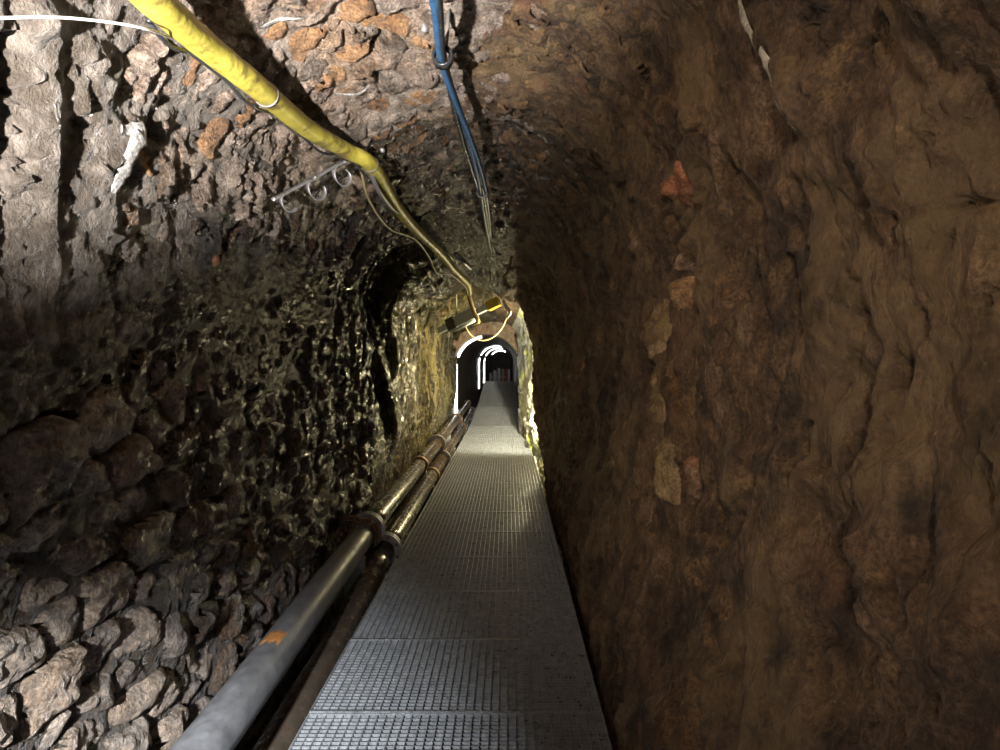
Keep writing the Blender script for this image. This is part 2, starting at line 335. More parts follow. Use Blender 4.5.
# right wall: vertical weathered relief, cavities
rw = sstep(7.4, 10.2, T)[:, None]
base = base+rw*(.042*fbm(X*5+9, Y*5, Z*2.6, 5, .62)-.017*np.maximum(0, 1-np.abs(fbm(X*3+2, Y*3.2, Z*1.5+8, 5, .6))*11)+.008*fbm(X*24, Y*24, Z*16, 3, .6))
# wet strands further in on the left
st = sstep(2.2, 4.0, VV)*(1-sstep(5.2, 6.2, T))[:, None]*sstep(.9, 1.6, T)[:, None]
ph = Y*1.0+.10*fbm(X*2, Y*2, Z*1.3, 2)
base = base+st*(.026*fbm(X*3, ph*15, Z*1.6, 4, .6)+sstep(4.6, 5, VV)*(.16*(.45-np.abs(vnoise(X*0+5, ph*3.4, Z*.7+2)))+.07*(.45-np.abs(vnoise(X*0+9, ph*9, Z*1.1)))))
Pd = Pos+Nr*base[..., None]
px = CX+F*Pd[..., 0]/np.maximum(Pd[..., 1], .05); py = CY-F*(Pd[..., 2]-CAMZ)/np.maximum(Pd[..., 1], .05)
def dent(x, y, sx, sy, ang, depth, p=2):
    i, j = wall_ij(x, y); dx, dy = px-x, py-y; ca, sa = math.cos(math.radians(ang)), math.sin(math.radians(ang))
    q = (((dx*ca+dy*sa)/sx)**2+((-dx*sa+dy*ca)/sy)**2)
    return np.where(front & (np.abs(VV-D[j]) < .7), depth*np.exp(-q**(p/2)), 0)
hole = (dent(793, 447, 8, 27, 22, -.42, 8)+dent(820, 462, 16, 10, 30, -.03)+dent(786, 268, 8, 12, 0, -.22, 8)+dent(700, 200, 4, 14, 10, -.03)
        +dent(815, 478, 16, 16, 0, .035)+dent(845, 455, 14, 40, 5, .02)+dent(985, 130, 12, 60, -10, -.04)+dent(960, 205, 60, 6, -10, -.03)
        +dent(610, 60, 8, 60, -20, -.035)+dent(665, 165, 8, 45, -28, -.035)+dent(640, 70, 9, 70, -24, .035)
        +dent(905, 365, 5, 12, 0, -.03)+dent(920, 520, 8, 60, 0, -.04)+dent(668, 560, 5, 30, 10, -.035)+dent(855, 330, 4, 60, 0, -.02)
        +dent(650, 300, 4, 20, 0, -.03)+dent(740, 500, 6, 40, 15, -.03)+dent(880, 580, 8, 50, -20, -.03)+dent(840, 640, 40, 12, 20, -.03)
        +dent(378, 47, 5, 16, 20, -.06, 4)+dent(380, 82, 4, 10, 0, -.05, 4)+dent(345, 35, 4, 10, 0, -.03)
        +dent(42, 190, 12, 100, 5, .03)+dent(38, 120, 14, 30, 10, .015)+dent(50, 260, 8, 40, -5, .02)+dent(72, 150, 9, 40, 12, -.012)+dent(60, 310, 7, 25, -8, -.012)+dent(8, 110, 9, 100, 2, -.07)+dent(30, 20, 30, 20, 0, .04)
        +dent(120, 155, 14, 40, 24, .02)+dent(160, 120, 6, 40, 20, -.03))
for _ in range(70):
    x_, y_ = random.uniform(590, 995), random.uniform(10, 740); k_ = .6+.8*(x_-590)/400
    hole = hole+dent(x_, y_, random.uniform(2, 5)*k_, random.uniform(4, 14)*k_, random.uniform(-15, 30), -random.uniform(.015, .045), 4)
base = base+hole

# ---- stones: jittered courses, cells split by nearest seed
def courses(u0, u1, v0, v1, hu, lv, jit=.3):
    s = []; u = u0+hu/2; r = 0
    while u < u1:
        h = hu*random.uniform(.8, 1.2); v = v0+random.random()*lv
        while v < v1:
            l = lv*random.uniform(.6, 1.5); s.append([u+random.uniform(-jit, jit)*h, v+l/2+random.uniform(-jit, jit)*l*.5]); v += l
        u += h; r += 1
    return s
def uv(x, y): 
    i, j = wall_ij(x, y); return [U[i], D[j]]
def prune(seeds, special, ru, rv):
    return [s for s in seeds if all(((s[0]-q[0])/ru)**2+((s[1]-q[1])/rv)**2 > 1 for q in special)]
U4, U10 = U[I4], U[I10]
SEEDS = []         # (u, v, region, kind, scale_u, scale_v)
UM = U[int(215*2.5/4)]
for s in courses(.12, UM, .75, 4.0, .125, .15, .45): SEEDS.append((*s, 0, 'stone_left'))
for s in courses(UM+.02, U4-.02, .75, 4.0, .12, .075, .45): SEEDS.append((*s, 3, 'stone_left'))
roof_special = [(uv(x, y), k) for x, y, k in ((309, 44, 'brick'), (338, 76, 'brick'), (345, 92, 'brick'), (356, 58, 'brick'), (330, 45, 'mortar_roof'), (383, 22, 'brick'),
    (378, 108, 'brick'), (405, 103, 'brick'), (410, 124, 'brick'), (386, 137, 'brick'), (410, 145, 'brick'), (430, 95, 'brick'), (425, 45, 'brick'), (345, 15, 'brick'), (274, 36, 'brick'),
    (195, 68, 'brick'), (210, 128, 'brick'), (250, 108, 'brick'), (150, 173, 'brick'), (222, 245, 'red_stone'))]
rs = courses(U4+.0, U4+1.75, .8, 4.0, .13, .075, .45)
rs = prune(rs, [q for q, _ in roof_special], .085, .06)
for s in rs: SEEDS.append((*s, 1, 'stone_roof'))
for q, k in roof_special: SEEDS.append((*q, 1, k))
right_special = [(uv(x, y), k) for x, y, k in ((684, 186, 'red_stone'), (689, 263, 'red_stone'), (688, 286, 'brick'), (640, 245, 'ochre'), (655, 398, 'ochre'), (665, 470, 'ochre'),
    (655, 330, 'ochre'), (620, 310, 'stone_right'), (613, 385, 'stone_right'), (740, 370, 'stone_right'), (690, 480, 'red_stone'))]
rs = courses(U10-.55, U[-1]-.35, 1.25, 4.2, .26, .24, .35)
rs = prune(rs, [q for q, _ in right_special], .14, .12)
for s in rs: SEEDS.append((*s, 2, 'stone_right'))
for q, k in right_special: SEEDS.append((*q, 2, k))
def seed_px(q):
    i = min(int(np.searchsorted(U, q[0])), NI-1); j = min(int(np.searchsorted(D, q[1])), NJ-1); return px[i, j], py[i, j]
def keep(q):
    x, y = seed_px(q); return not ((x < 150-.1*y and y < 460) or (x < 30 and y < 500) or (q[2] == 1 and q[3] == 'stone_roof' and y < 60 and x < 240))
SEEDS = [q for q in SEEDS if keep(q)]
SU = np.array([s[0] for s in SEEDS]); SV = np.array([s[1] for s in SEEDS]); SK = [s[3] for s in SEEDS]; SR = np.array([s[2] for s in SEEDS])
jmask = (D > .7) & (D < 4.15); JS = np.where(jmask)[0]
WS = (1-.6*sstep(9.5, 10, T))[:, None]
wu = UU+WS*(.022*fbm(X*7, Y*7, Z*7+2, 2)+.004*fbm(X*25, Y*25, Z*25, 2)); wv = VV+WS*(.022*fbm(X*7+40, Y*7, Z*7, 2)+.004*fbm(X*25+7, Y*25, Z*25, 2))
ID = -np.ones((NI, NJ), int); E = np.zeros((NI, NJ))
AU = {0: .125, 1: .13, 2: .26, 3: .12}; AV = {0: .15, 1: .075, 2: .24, 3: .075}; wt = rng.uniform(0, .34, len(SEEDS))*(np.array([s[2] for s in SEEDS]) != 2)
sau = np.array([AU[r] for r in SR]); sav = np.array([AV[r] for r in SR])
big = {(x, y): 1 for x, y in ()}
for k_, s_ in enumerate(SEEDS):
    if s_[2] == 2 and s_[3] != 'stone_right': sau[k_], sav[k_] = (.20, .20) if s_[3] == 'ochre' else (.13, .12)
for i in range(NI):
    u_, v_ = wu[i, JS], wv[i, JS]
    near = np.where(np.abs(SU-U[i]) < .75)[0]
    if len(near) < 3: continue
    q = (np.abs((u_[:, None]-SU[near])/sau[near])**2.6+np.abs((v_[:, None]-SV[near])/sav[near])**2.6)**(1/2.6)-wt[near]
    o = np.argpartition(q, 2, axis=1)[:, :2]; qa = np.take_along_axis(q, o, 1); w0 = np.argmin(qa, 1)
    f1 = qa.min(1); f2 = qa.max(1)
    idx = near[o[np.arange(len(o)), w0]]; lim = np.where(SR[idx] == 0, 1.15, .8); ok = f1 < lim
    ID[i, JS] = np.where(ok, idx, -1); E[i, JS] = np.where(ok, np.minimum((f2-f1), np.where(SR[idx] == 0, (1.15-f1), (.8-f1))*.9), 0)
ns = len(SEEDS)
amp = np.where(SR == 0, rng.uniform(.024, .056, ns), np.where(SR == 2, rng.uniform(.012, .030, ns), rng.uniform(.016, .036, ns)))
amp = np.where([k in ('brick', 'ochre', 'red_stone') for k in SK], np.where(SR == 2, .045, .024), amp)
tu, tv = rng.uniform(-.28, .28, ns), rng.uniform(-.30, .30, ns); SR0 = SR.copy(); SR = np.where(SR == 3, 0, SR)
SK = ['stone_wet_shade' if (SK[k_] == 'stone_left' and (SV[k_]+.5*(SR0[k_] == 3)+random.uniform(-.3, .3) > 2.0)) else 'stone_right' if (SK[k_] == 'stone_roof' and seed_px((SU[k_], SV[k_]))[0] > 505+random.uniform(-15, 15)) else ('stone_wet_shade' if (SK[k_] == 'stone_roof' and SV[k_]+random.uniform(-.3, .3) > 2.75) else SK[k_]) for k_ in range(ns)]  # roof stones farther in take the dark stone, continuing the painted ceiling shade
idc = np.maximum(ID, 0)
edge = .72*sstep(0, .23, E)+.28*sstep(.05, .6, E)
rough_n = .012*fbm(X*12+idc*3.1, Y*12, Z*10, 5, .62)+.009*np.abs(fbm(X*26, Y*26+idc, Z*20, 3))
fadeS = np.where(region == 0, (1.0-.45*sstep(2.3, 3.2, T)[:, None])*(1-.38*sstep(1.7, 2.6, VV)), 1)
stone_h = base+(np.where(SR[idc] == 0, -.036, -.026)+amp[idc]*edge*fadeS+np.where(SR[idc] == 2, .25, 1)*(tu[idc]*(UU-SU[idc])+tv[idc]*(VV-SV[idc]))*edge*.9+rough_n*edge)
mort_h = base+np.where((ID >= 0) & (region < 2), np.where(SR[idc] == 0, -.020, -.008), 0)
Mort = Pos+Nr*mort_h[..., None]; Ston = Pos+Nr*stone_h[..., None]

def grid_faces(i0, i1, j0, j1):
    ii, jj = np.meshgrid(np.arange(i0, i1), np.arange(j0, j1), indexing='ij')
    return ii.ravel(), jj.ravel()
def fast_mesh(name, V, Q):
    me = bpy.data.meshes.new(name); me.vertices.add(len(V)); me.vertices.foreach_set('co', np.ascontiguousarray(V, np.float32).ravel())
    me.loops.add(len(Q)*4); me.loops.foreach_set('vertex_index', np.ascontiguousarray(Q, np.int32).ravel())
    me.polygons.add(len(Q)); me.polygons.foreach_set('loop_start', np.arange(0, len(Q)*4, 4, dtype=np.int32))
    try: me.polygons.foreach_set('loop_total', np.full(len(Q), 4, np.int32))
    except Exception: pass
    me.update(calc_edges=True); me.validate(); me.polygons.foreach_set('use_smooth', [True]*len(me.polygons)); return me
def surf_piece(name, P, fi, fj, mats=None, mi=None, center=False):
    quad = np.stack([fi*NJ+fj, fi*NJ+fj+1, (fi+1)*NJ+fj+1, (fi+1)*NJ+fj], 1)
    used, inv = np.unique(quad, return_inverse=True); V = P.reshape(-1, 3)[used]
    c = V.mean(0) if center else np.zeros(3)
    return fast_mesh(name, V-c, inv.reshape(-1, 4)), c
def struct(name, me, mats, label):
    o = bpy.data.objects.new(name, me); COL.objects.link(o)
    for m in mats: me.materials.append(m)
    return tag(o, label, None, None, 'structure')
walls = []
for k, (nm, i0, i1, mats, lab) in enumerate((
        ('wall_left', 0, I4, (M['mortar_left'], M['wet_glint_strand']), 'wet rubble stone wall on the left of the tunnel behind the pipes'),
        ('ceiling', I4, I10, (M['mortar_roof'], M['wet_glint_strand'], M['mortar_right'], M['limed'], M['mortar_left']), 'rough vaulted stone ceiling of the tunnel above the walkway'),
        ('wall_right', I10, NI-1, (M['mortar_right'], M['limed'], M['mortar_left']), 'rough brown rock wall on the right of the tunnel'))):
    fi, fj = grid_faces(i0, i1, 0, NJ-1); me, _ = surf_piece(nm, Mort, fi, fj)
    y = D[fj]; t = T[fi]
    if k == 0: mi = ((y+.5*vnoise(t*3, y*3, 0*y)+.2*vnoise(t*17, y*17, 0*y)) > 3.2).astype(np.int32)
    elif k == 1: tn = t+.5*vnoise(t*3, y*3, 0*y)+.3*vnoise(t*11, y*11, 0*y); yn = y+.8*vnoise(t*3, y*3, 0*y+8); mi = np.where((y > 6.03) & (t > 8.6), 3, np.where((yn > 2.9) & (y < 6.1) & ((y < 4.2) | (t > 5.6)) & (tn < 7.7), 4, np.where((y > 4.2) & (t < 7.0), 1, np.where(tn > 7.7, 2, np.where(tn+np.maximum(0, y-1.9)*2.2 > 7.7, 2, np.where((t+.5*(tn-t) < 5.1) & (y+.4*vnoise(t*5, y*5, 0*y+4) < 1.75), 4, 0)))))).astype(np.int32)  # dark mortar farther in puts the unlit ceiling's shade into its colour
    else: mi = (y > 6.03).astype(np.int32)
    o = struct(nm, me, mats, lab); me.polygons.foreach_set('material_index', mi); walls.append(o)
# individual stones
fid = ID[:-1, :-1]; same = (fid >= 0) & (ID[1:, :-1] == fid) & (ID[:-1, 1:] == fid) & (ID[1:, 1:] == fid)
fi, fj = np.where(same); fk = fid[fi, fj]; order = np.argsort(fk, kind='stable'); fi, fj, fk = fi[order], fj[order], fk[order]
starts = np.searchsorted(fk, np.arange(ns)); ends = np.searchsorted(fk, np.arange(ns), side='right')
pixarea = np.zeros(ns)
quadA = np.abs((px[1:, :-1]-px[:-1, :-1])*(py[:-1, 1:]-py[:-1, :-1])-(px[:-1, 1:]-px[:-1, :-1])*(py[1:, :-1]-py[:-1, :-1]))
inview = (px[:-1, :-1] > 0) & (px[:-1, :-1] < 1000) & (py[:-1, :-1] > 0) & (py[:-1, :-1] < 750)
for k in range(ns): pixarea[k] = (quadA*inview)[fi[starts[k]:ends[k]], fj[starts[k]:ends[k]]].sum()
NAMES = {'stone_left': 'stone', 'stone_roof': 'stone', 'stone_right': 'stone', 'stone_wet_shade': 'stone', 'brick': 'brick', 'red_stone': 'stone', 'ochre': 'stone', 'mortar_roof': 'stone'}
for r in range(3):
    ks = [k for k in np.where(SR == r)[0] if ends[k]-starts[k] > 12]
    ks.sort(key=lambda k: -(pixarea[k]+(1e6 if SK[k] in ('brick', 'red_stone', 'ochre') else 0)))
    rest = ks[300:]+[k for k in ks[:300] if pixarea[k] < 25]; ks = [k for k in ks[:300] if pixarea[k] >= 25]
    for k in ks:
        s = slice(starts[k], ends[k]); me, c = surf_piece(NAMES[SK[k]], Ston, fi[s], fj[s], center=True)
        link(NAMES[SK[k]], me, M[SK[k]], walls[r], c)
    if rest:
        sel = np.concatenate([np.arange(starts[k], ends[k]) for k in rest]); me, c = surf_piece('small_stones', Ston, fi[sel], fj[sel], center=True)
        tag(link('small_stones', me, M[('stone_wet_shade', 'stone_roof', 'stone_right')[r]], walls[r], c), kind='stuff')

def on_wall(x, y, off=0.0):
    i, j = wall_ij(x, y); return Vector(Ston[i, j] if (ID[i, j] >= 0 and stone_h[i, j] > mort_h[i, j]) else Mort[i, j])+Vector(Nr[i, j])*off
def deposit(name, pts, w0, mat, parent, label=None):
    """mineral crust running along the wall through pixel points, lens-shaped section"""
    P = catmull([on_wall(x, y, .008) for x, y in pts], 5); V, Fs = [], []; n = len(P); sg = 10
    for i, p in enumerate(P):
        q = on_wall(*[np.interp(i/(n-1), np.linspace(0, 1, len(pts)), [c[k] for c in pts]) for k in (0, 1)])
        ii, jj = wall_ij(*[np.interp(i/(n-1), np.linspace(0, 1, len(pts)), [c[k] for c in pts]) for k in (0, 1)])
        nrm = Vector(Nr[ii, jj]); t = (P[min(i+1, n-1)]-P[max(i-1, 0)]).normalized(); s = t.cross(nrm).normalized()
        ww = w0*(math.sin(math.pi*(.08+.9*i/(n-1)))**.6)*random.uniform(.7, 1.2); p = p+s*w0*random.uniform(-.15, .15)
        for k in range(sg):
            a = 2*math.pi*k/sg; V.append(p+s*math.cos(a)*ww+nrm*math.sin(a)*ww*.28)
    for i in range(n-1):
        for k in range(sg): Fs.append((i*sg+k, i*sg+(k+1) % sg, (i+1)*sg+(k+1) % sg, (i+1)*sg+k))
    Fs.append(tuple(range(sg))); Fs.append(tuple((n-1)*sg+k for k in range(sg)))
    o = part(name, V, Fs, mat, parent)
    if label: o['label'] = label
deposit('calcite_streak', [(118, 128), (131, 128), (126, 148), (114, 170), (106, 192)], .026, M['calcite'], walls[1], 'white glossy calcite streak')
deposit('mineral_vein', [(738, -10), (750, 25), (770, 62), (782, 100), (800, 130)], .013, M['vein'], walls[2], 'pale mineral vein')
deposit('calcite_streak', [(260, 30), (280, 20), (300, 12)], .008, M['calcite'], walls[1], 'white calcite crust')
deposit('calcite_streak', [(335, 95), (360, 92), (376, 84)], .010, M['calcite'], walls[1], 'white calcite crust')

# ------------------------------------------------------------------ floor, portal wall and far passage
fl = bmesh.new(); bmesh.ops.create_grid(fl, x_segments=40, y_segments=160, size=1)
for v in fl.verts:
    v.co.x = v.co.x*1.0-.3; v.co.y = 14+v.co.y*16; v.co.z = -.30+.03*math.sin(v.co.x*9+v.co.y*4)*random.random()
me = bpy.data.meshes.new('floor'); fl.to_mesh(me); fl.free(); struct('floor', me, (M['mud'],), 'dark wet rock floor under the walkway')
AC, AR, ASP = -.385, .60, -.175           # arch of the far passage: centre x, radius, spring height
def arch_pts(r, n=24, base_h=-1.6):
    P = [(AC-r, base_h)]+[(AC-r, base_h+(ASP-base_h)*k/6) for k in range(1, 6)]
    P += [(AC+r*math.cos(math.pi-math.pi*k/n), ASP+r*math.sin(math.pi*k/n)) for k in range(n+1)]
    P += [(AC+r, ASP+(base_h-ASP)*k/6) for k in range(1, 7)]; return P
V, Fs = [], []; inner = arch_pts(AR); n = len(inner); yy = [9.95+.14*k for k in range(150)]
for y in yy:
    for (x, h) in inner:
        a = .018*float(vnoise(np.array(x*6), np.array(y*5.), np.array(h*6)))*(0 if y < 9.97 else 1)
        V.append((x+(x-AC)/AR*a, y, CAMZ+h+a))
for i in range(len(yy)-1):
    for k in range(n-1): Fs.append((i*n+k, (i+1)*n+k, (i+1)*n+k+1, i*n+k+1))
struct('wall_far', mesh_from('wall_far', V, Fs), (M['far_rock'],), 'low dark arched passage beyond the lit bend')
V, Fs = [], []
lay = 6
for l in range(lay+1):
    f = l/lay
    for k, (x, h) in enumerate(inner):
        ox, oh = AC+(x-AC)*2.3, h+(1.0 if h > ASP else 0)*(h-ASP)*1.4
        jx = .03*math.sin(k*1.7+l*2.3)*(l > 0)
        V.append((x+(ox-x)*f+jx, 9.95+.05*math.sin(k*2.1+l*1.3)*(l > 0)-.12*f, CAMZ+h+(oh-h)*f))
for l in range(lay):
    for k in range(n-1): Fs.append((l*n+k, l*n+k+1, (l+1)*n+k+1, (l+1)*n+k))
M['portal'] = rock('ochre_portal_rock', [(.3, (.12, .08, .05)), (.7, (.34, .24, .14))], RUST, rough=(.2, .5))
struct('wall_portal', mesh_from('wall_portal', V, Fs), (M['portal'],), 'rock face around the low arch at the bend')
V, Fs = boxv(-1.4, .6, 30.7, 30.9, -.4, 2.2); struct('wall_end', mesh_from('wall_end', V, Fs, False), (M['far_rock'],), 'dark end of the far passage')

# arched light strips of the far passage
def light_arch(y, r, a_list, thick, label):
    o = empty('light_arch', (AC, y, .2)); tag(o, label, 'light', 'arched lights in the far passage')
    for a0, a1, low in a_list:
        P = []
        if low: P = [Vector((AC-r, y, CAMZ+low)), Vector((AC-r, y, CAMZ+(low+ASP)/2))]
        P += [Vector((AC+r*math.cos(math.radians(180-a)), y, CAMZ+ASP+r*math.sin(math.radians(a)))) for a in np.linspace(a0, a1, 14)]
        part('light_strip', *strip(P, .12, thick, (0, 1, 0)), M['led'], o)
    P = [Vector((AC-(r+.02), y, CAMZ-1.5))]+[Vector((AC+(r+.02)*math.cos(math.radians(180-a)), y, CAMZ+ASP+(r+.02)*math.sin(math.radians(a)))) for a in np.linspace(0, 180, 24)]+[Vector((AC+r+.02, y, CAMZ-1.5))]
    part('light_rail', *strip(P, .16, .012, (0, 1, 0)), M['far_rock'], o)
light_arch(10.2, .572, [(0, 6, -1.05), (20, 80, None)], .045, 'arched white light around the mouth of the far passage, nearest of the light arches')
light_arch(18.1, .56, [(0, 18, -1.0), (28, 108, None)], .035, 'arched white light halfway along the far passage, second of the light arches')
light_arch(22.1, .56, [(0, 18, -1.0), (28, 108, None)], .035, 'arched white light just behind the second light arch')
light_arch(28.5, .56, [(40, 118, None)], .06, 'arched white light deepest in the far passage, short upper curve only')
# posts beyond the crest of the walkway
o = empty('post_barrier', (-.4, 24.5, -.3)); tag(o, 'cluster of pale, grey and red upright boards at the far end beyond the crest', 'barrier')
for x, wd, h, m in ((490.5, .10, -.66, 'palep'), (495, .16, -.56, 'iron'), (499, .12, -.45, 'palep'), (503, .12, -.48, 'strapy'), (506.5, .10, -.5, 'redp'), (509, .08, -.5, 'palep')):
    xx = (x-CX)/F*24.5; part('board', *boxv(xx-wd/2, xx+wd/2, 24.45, 24.5, -.3, CAMZ+h), M[m], o, False)
part('rail', *boxv(-.8, .1, 24.5, 24.54, .35, .43), M['iron'], o, False)

# ------------------------------------------------------------------ grated walkway
WX0, WX1, PL = -.68, .32, .5
walk = empty('grated_walkway', (-.18, 5, -.28)); tag(walk, 'galvanised steel grating walkway running straight down the tunnel', 'walkway')
def panel_meshes(nx=34, ny=26):
    w_, l_ = WX1-WX0, PL-.006; h = .03
    ps = []
    for k in range(1, nx):
        x = -w_/2+w_*k/nx; ps.append(boxv(x-.0011, x+.0011, -l_/2, l_/2, -h, 0))
    for k in range(1, ny):
        y = -l_/2+l_*k/ny; ps.append(boxv(-w_/2, w_/2, y-.0011, y+.0011, -h, -.006))
    bars = mesh_from('bar_grid', *join(*ps), False)
    fr = join(boxv(-w_/2-.004, -w_/2, -l_/2, l_/2, -h-.004, .0015), boxv(w_/2, w_/2+.004, -l_/2, l_/2, -h-.004, .0015),
              boxv(-w_/2, w_/2, -l_/2, -l_/2+.004, -h, .001), boxv(-w_/2, w_/2, l_/2-.004, l_/2, -h, .001))
    return mesh_from('grating_panel', *fr, False), bars
pf, pb = panel_meshes(); pf.materials.append(M['galv']); pb.materials.append(M['galv'])
y = 1.907-3*PL; k = 0
while y < 16.3:
    yc = y+PL/2
    z0, z1 = [float(np.interp(q, [9.9, 12.5, 16.2], [0, .13, .53])) for q in (y, y+PL)]
    sx = float(np.interp(yc, [6.5, 9.5, 10, 17], [1, .92, .9, .86])); xc = (WX0+WX0+(WX1-WX0)*sx)/2
    tilt = math.atan2(z1-z0, PL)
    p = link('grating_panel', pf, None, walk, Vector((xc, yc, (z0+z1)/2+random.uniform(-.002, .002)))-walk.location); p.scale = (sx, 1/math.cos(tilt), 1); p.rotation_euler = (tilt+random.uniform(-.004, .004), random.uniform(-.003, .003), 0)
    link('bar_grid', pb, None, p, (0, 0, 0))
    y += PL; k += 1
for x in (WX0+.015, WX1-.02):
    part('side_beam', *boxv(x-.02, x+.02, .4, 9.9, -.085, -.036), M['flange'], walk, False)
for k in range(12):
    for x in (WX0+.03, WX1-.03): part('support_leg', *boxv(x-.02, x+.02, .9+k*.8-.02, .9+k*.8+.02, -.34, -.085), M['flange'], walk, False)

# ------------------------------------------------------------------ pipes
def pipe_thing(name, pts, flanges, label, r=.07, sleeve=(), r_first=True):
    o = empty(name, (pts[0][0], pts[0][1], -.2)); tag(o, label, 'pipe')
    P = [Vector(p) for p in pts]
    def at_y(y):
        for a_, b_ in zip(P, P[1:]):
            if a_.y <= y <= b_.y: return a_.lerp(b_, (y-a_.y)/(b_.y-a_.y)), (b_-a_).normalized()
    cuts = [P[0].y]+[f for f in flanges]+[P[-1].y]
    for i, (y0, y1) in enumerate(zip(cuts, cuts[1:])):
        pts_ = [at_y(y0+(y1-y0)*k/14)[0] for k in range(15)]
        part('pipe_section', *tube(pts_, r, 24), M['pipe'] if (i == 0 and r_first) else M['pipe_rusty'], o)
    for f in flanges:
        c, t = at_y(f)
        for s in (-1, 1):
            fo = part('flange', *ring(c+t*.016*s, t, r+.038, r-.002, .022, 28), M['flange'], o)
            fo.data.polygons.foreach_set('use_smooth', [False]*len(fo.data.polygons))
        n = t.orthogonal().normalized(); b_ = t.cross(n)
        bl = []
        for k in range(8):
            a_ = math.pi/4*k+.3; e = n*math.cos(a_)+b_*math.sin(a_); q = c+e*(r+.021)
            bl.append(tube([q-t*.045, q+t*.045], .009, 6))
        for v, f_ in bl: part('bolt', v, f_, M['rust'], fo, False)
    for f in sleeve:
        c, t = at_y(f); part('coupling', *ring(c, t, r+.012, r-.002, .06, 24), M['rust'], o)
    for yq in np.arange(P[0].y+.5, P[-1].y, 2.3):
        c, t = at_y(yq); part('pipe_support', *boxv(c.x-.05, c.x+.05, yq-.03, yq+.03, -.36, c.z-r+.006), M['flange'], o, False)
    return o
up = pipe_thing('water_pipe', [(-.835, .3, .15), (-.83, 1.6, .155), (-.86, 3.38, .173), (-.835, 6.49, .215), (-.865, 10, .22), (-.87, 12, .25)], [3.38, 6.49],
          'thick grey pipe along the left wall, upper one of the pair, rust-marked', sleeve=(5.3, 9.2, 11.8))
lo = pipe_thing('water_pipe', [(-.84, .3, -.21), (-.83, 1.5, -.19), (-.80, 2.7, -.11), (-.765, 3.38, .03), (-.775, 6.49, .035), (-.79, 10, .05), (-.795, 12, .10)], [3.38+.06, 6.49],
          'lower pipe of the pair between the upper pipe and the walkway', sleeve=(5.6, 9.4, 11.8), r_first=False)
c0 = Vector((-.837, 1.98, .159)); V, Fs = [], []
for k in range(9):
    for l in range(6):
        a_ = math.radians(55+k*8); wob = .5+.5*math.sin(k*1.7+l); rr = .0695+.0022*(1 if 0 < k < 8 and 0 < l < 5 else -.6)
        V.append(c0+Vector((math.cos(a_)*rr, (l-2.5)*.018*(1+.35*math.sin(k*2.1)), math.sin(a_)*rr)))
for k in range(8):
    for l in range(5): Fs.append((k*6+l, k*6+l+1, (k+1)*6+l+1, (k+1)*6+l))
M['orange_rust'] = plain('orange_rust', (.36, .15, .04), .7, 0, .4, 60)
part('rust_patch', V, Fs, M['orange_rust'], up)
# rusty chain wrapped round the near flange
ch = empty('chain', (-.95, 3.3, .0)); tag(ch, 'rusty chain and wire tangled round the upper pipe at the near flange', 'chain')
def link_mesh(c, t, n, r=.019, w=.0045):
    b_ = t.cross(n); P = []
    for k in range(13):
        a_ = 2*math.pi*k/12; P.append(c+t*math.cos(a_)*r*1.45+b_*math.sin(a_)*r)
    return tube(P, w, 6)
cc = Vector((-.86, 3.30, .173))
path = [cc+Vector((.085*math.cos(a_)-(.05 if a_ > 2 else 0), -.02+.02*math.sin(3*a_), .092*math.sin(a_))) for a_ in np.linspace(.2, 3.6, 12)]
path += [Vector((-.965+.03*math.sin(k*1.9), 3.28+.03*math.cos(k*2.3), .14-.035*k)) for k in range(6)]
path += [Vector((-.93-.04*math.sin(k*1.3), 3.33-.03*k, .22+.02*math.sin(k*2))) for k in range(4)]
for i, p in enumerate(path):
    t = (path[min(i+1, len(path)-1)]-path[max(i-1, 0)]).normalized(); nn = t.orthogonal().normalized()
    if i % 2: nn = t.cross(nn)
    part('chain_link', *link_mesh(p, t, nn), M['rust'], ch)
P = catmull([Vector((-.97, 3.36, .1)), Vector((-.99, 3.3, .24)), Vector((-.93, 3.27, .285)), Vector((-.86, 3.27, .27)), Vector((-.79, 3.28, .22)), Vector((-.775, 3.28, .12))], 8)
part('wire', *tube(P, .007, 8), M['rust'], ch)

# ------------------------------------------------------------------ yellow hose and its companions
HP = [(110, -45, .98), (154, 0, 1.13), (205, 45, 1.36), (256, 86, 1.60), (307, 128, 2.02), (345, 150, 2.30), (372, 166, 2.46), (394, 203, 3.0), (417, 231, 3.65), (438, 251, 4.25), (454, 270, 4.8), (467, 283, 5.35), (469, 293, 5.6)]
HPv = catmull([at(*p) for p in HP], 12)
hose = empty('yellow_hose', HPv[0]); tag(hose, 'thick yellow hose hung under the ceiling, running from upper left to the bend', 'hose')
part('hose_body', *tube(HPv, .036, 22, rf=lambda t: .038-.004*t+.0005*math.sin(t*170), flat=.9), M['hose'], hose)
def along(P, off, n0, n1): return [p+Vector(off) for p in P[n0:n1]]
def hose_px(f): 
    i = f*(len(HPv)-1); k = int(min(i, len(HPv)-2)); return HPv[k].lerp(HPv[k+1], i-k), (HPv[k+1]-HPv[k]).normalized()
for f in (.265, .495, .70, .85):
    c, t = hose_px(f); part('strap', *ring(c, t, .0395-.004*f, .034-.004*f, .008, 22), M['pvc'], hose)
lp = [p+Vector((-.030, 0, -.024))+Vector((0, 0, -.02*max(0, math.sin(i*.35)))) for i, p in enumerate(HPv[14:76])]
w1 = solo('cable', *tube(lp, .0055, 8), M['black']); tag(w1, 'thin dark cable strapped along the lower side of the yellow hose', 'cable')
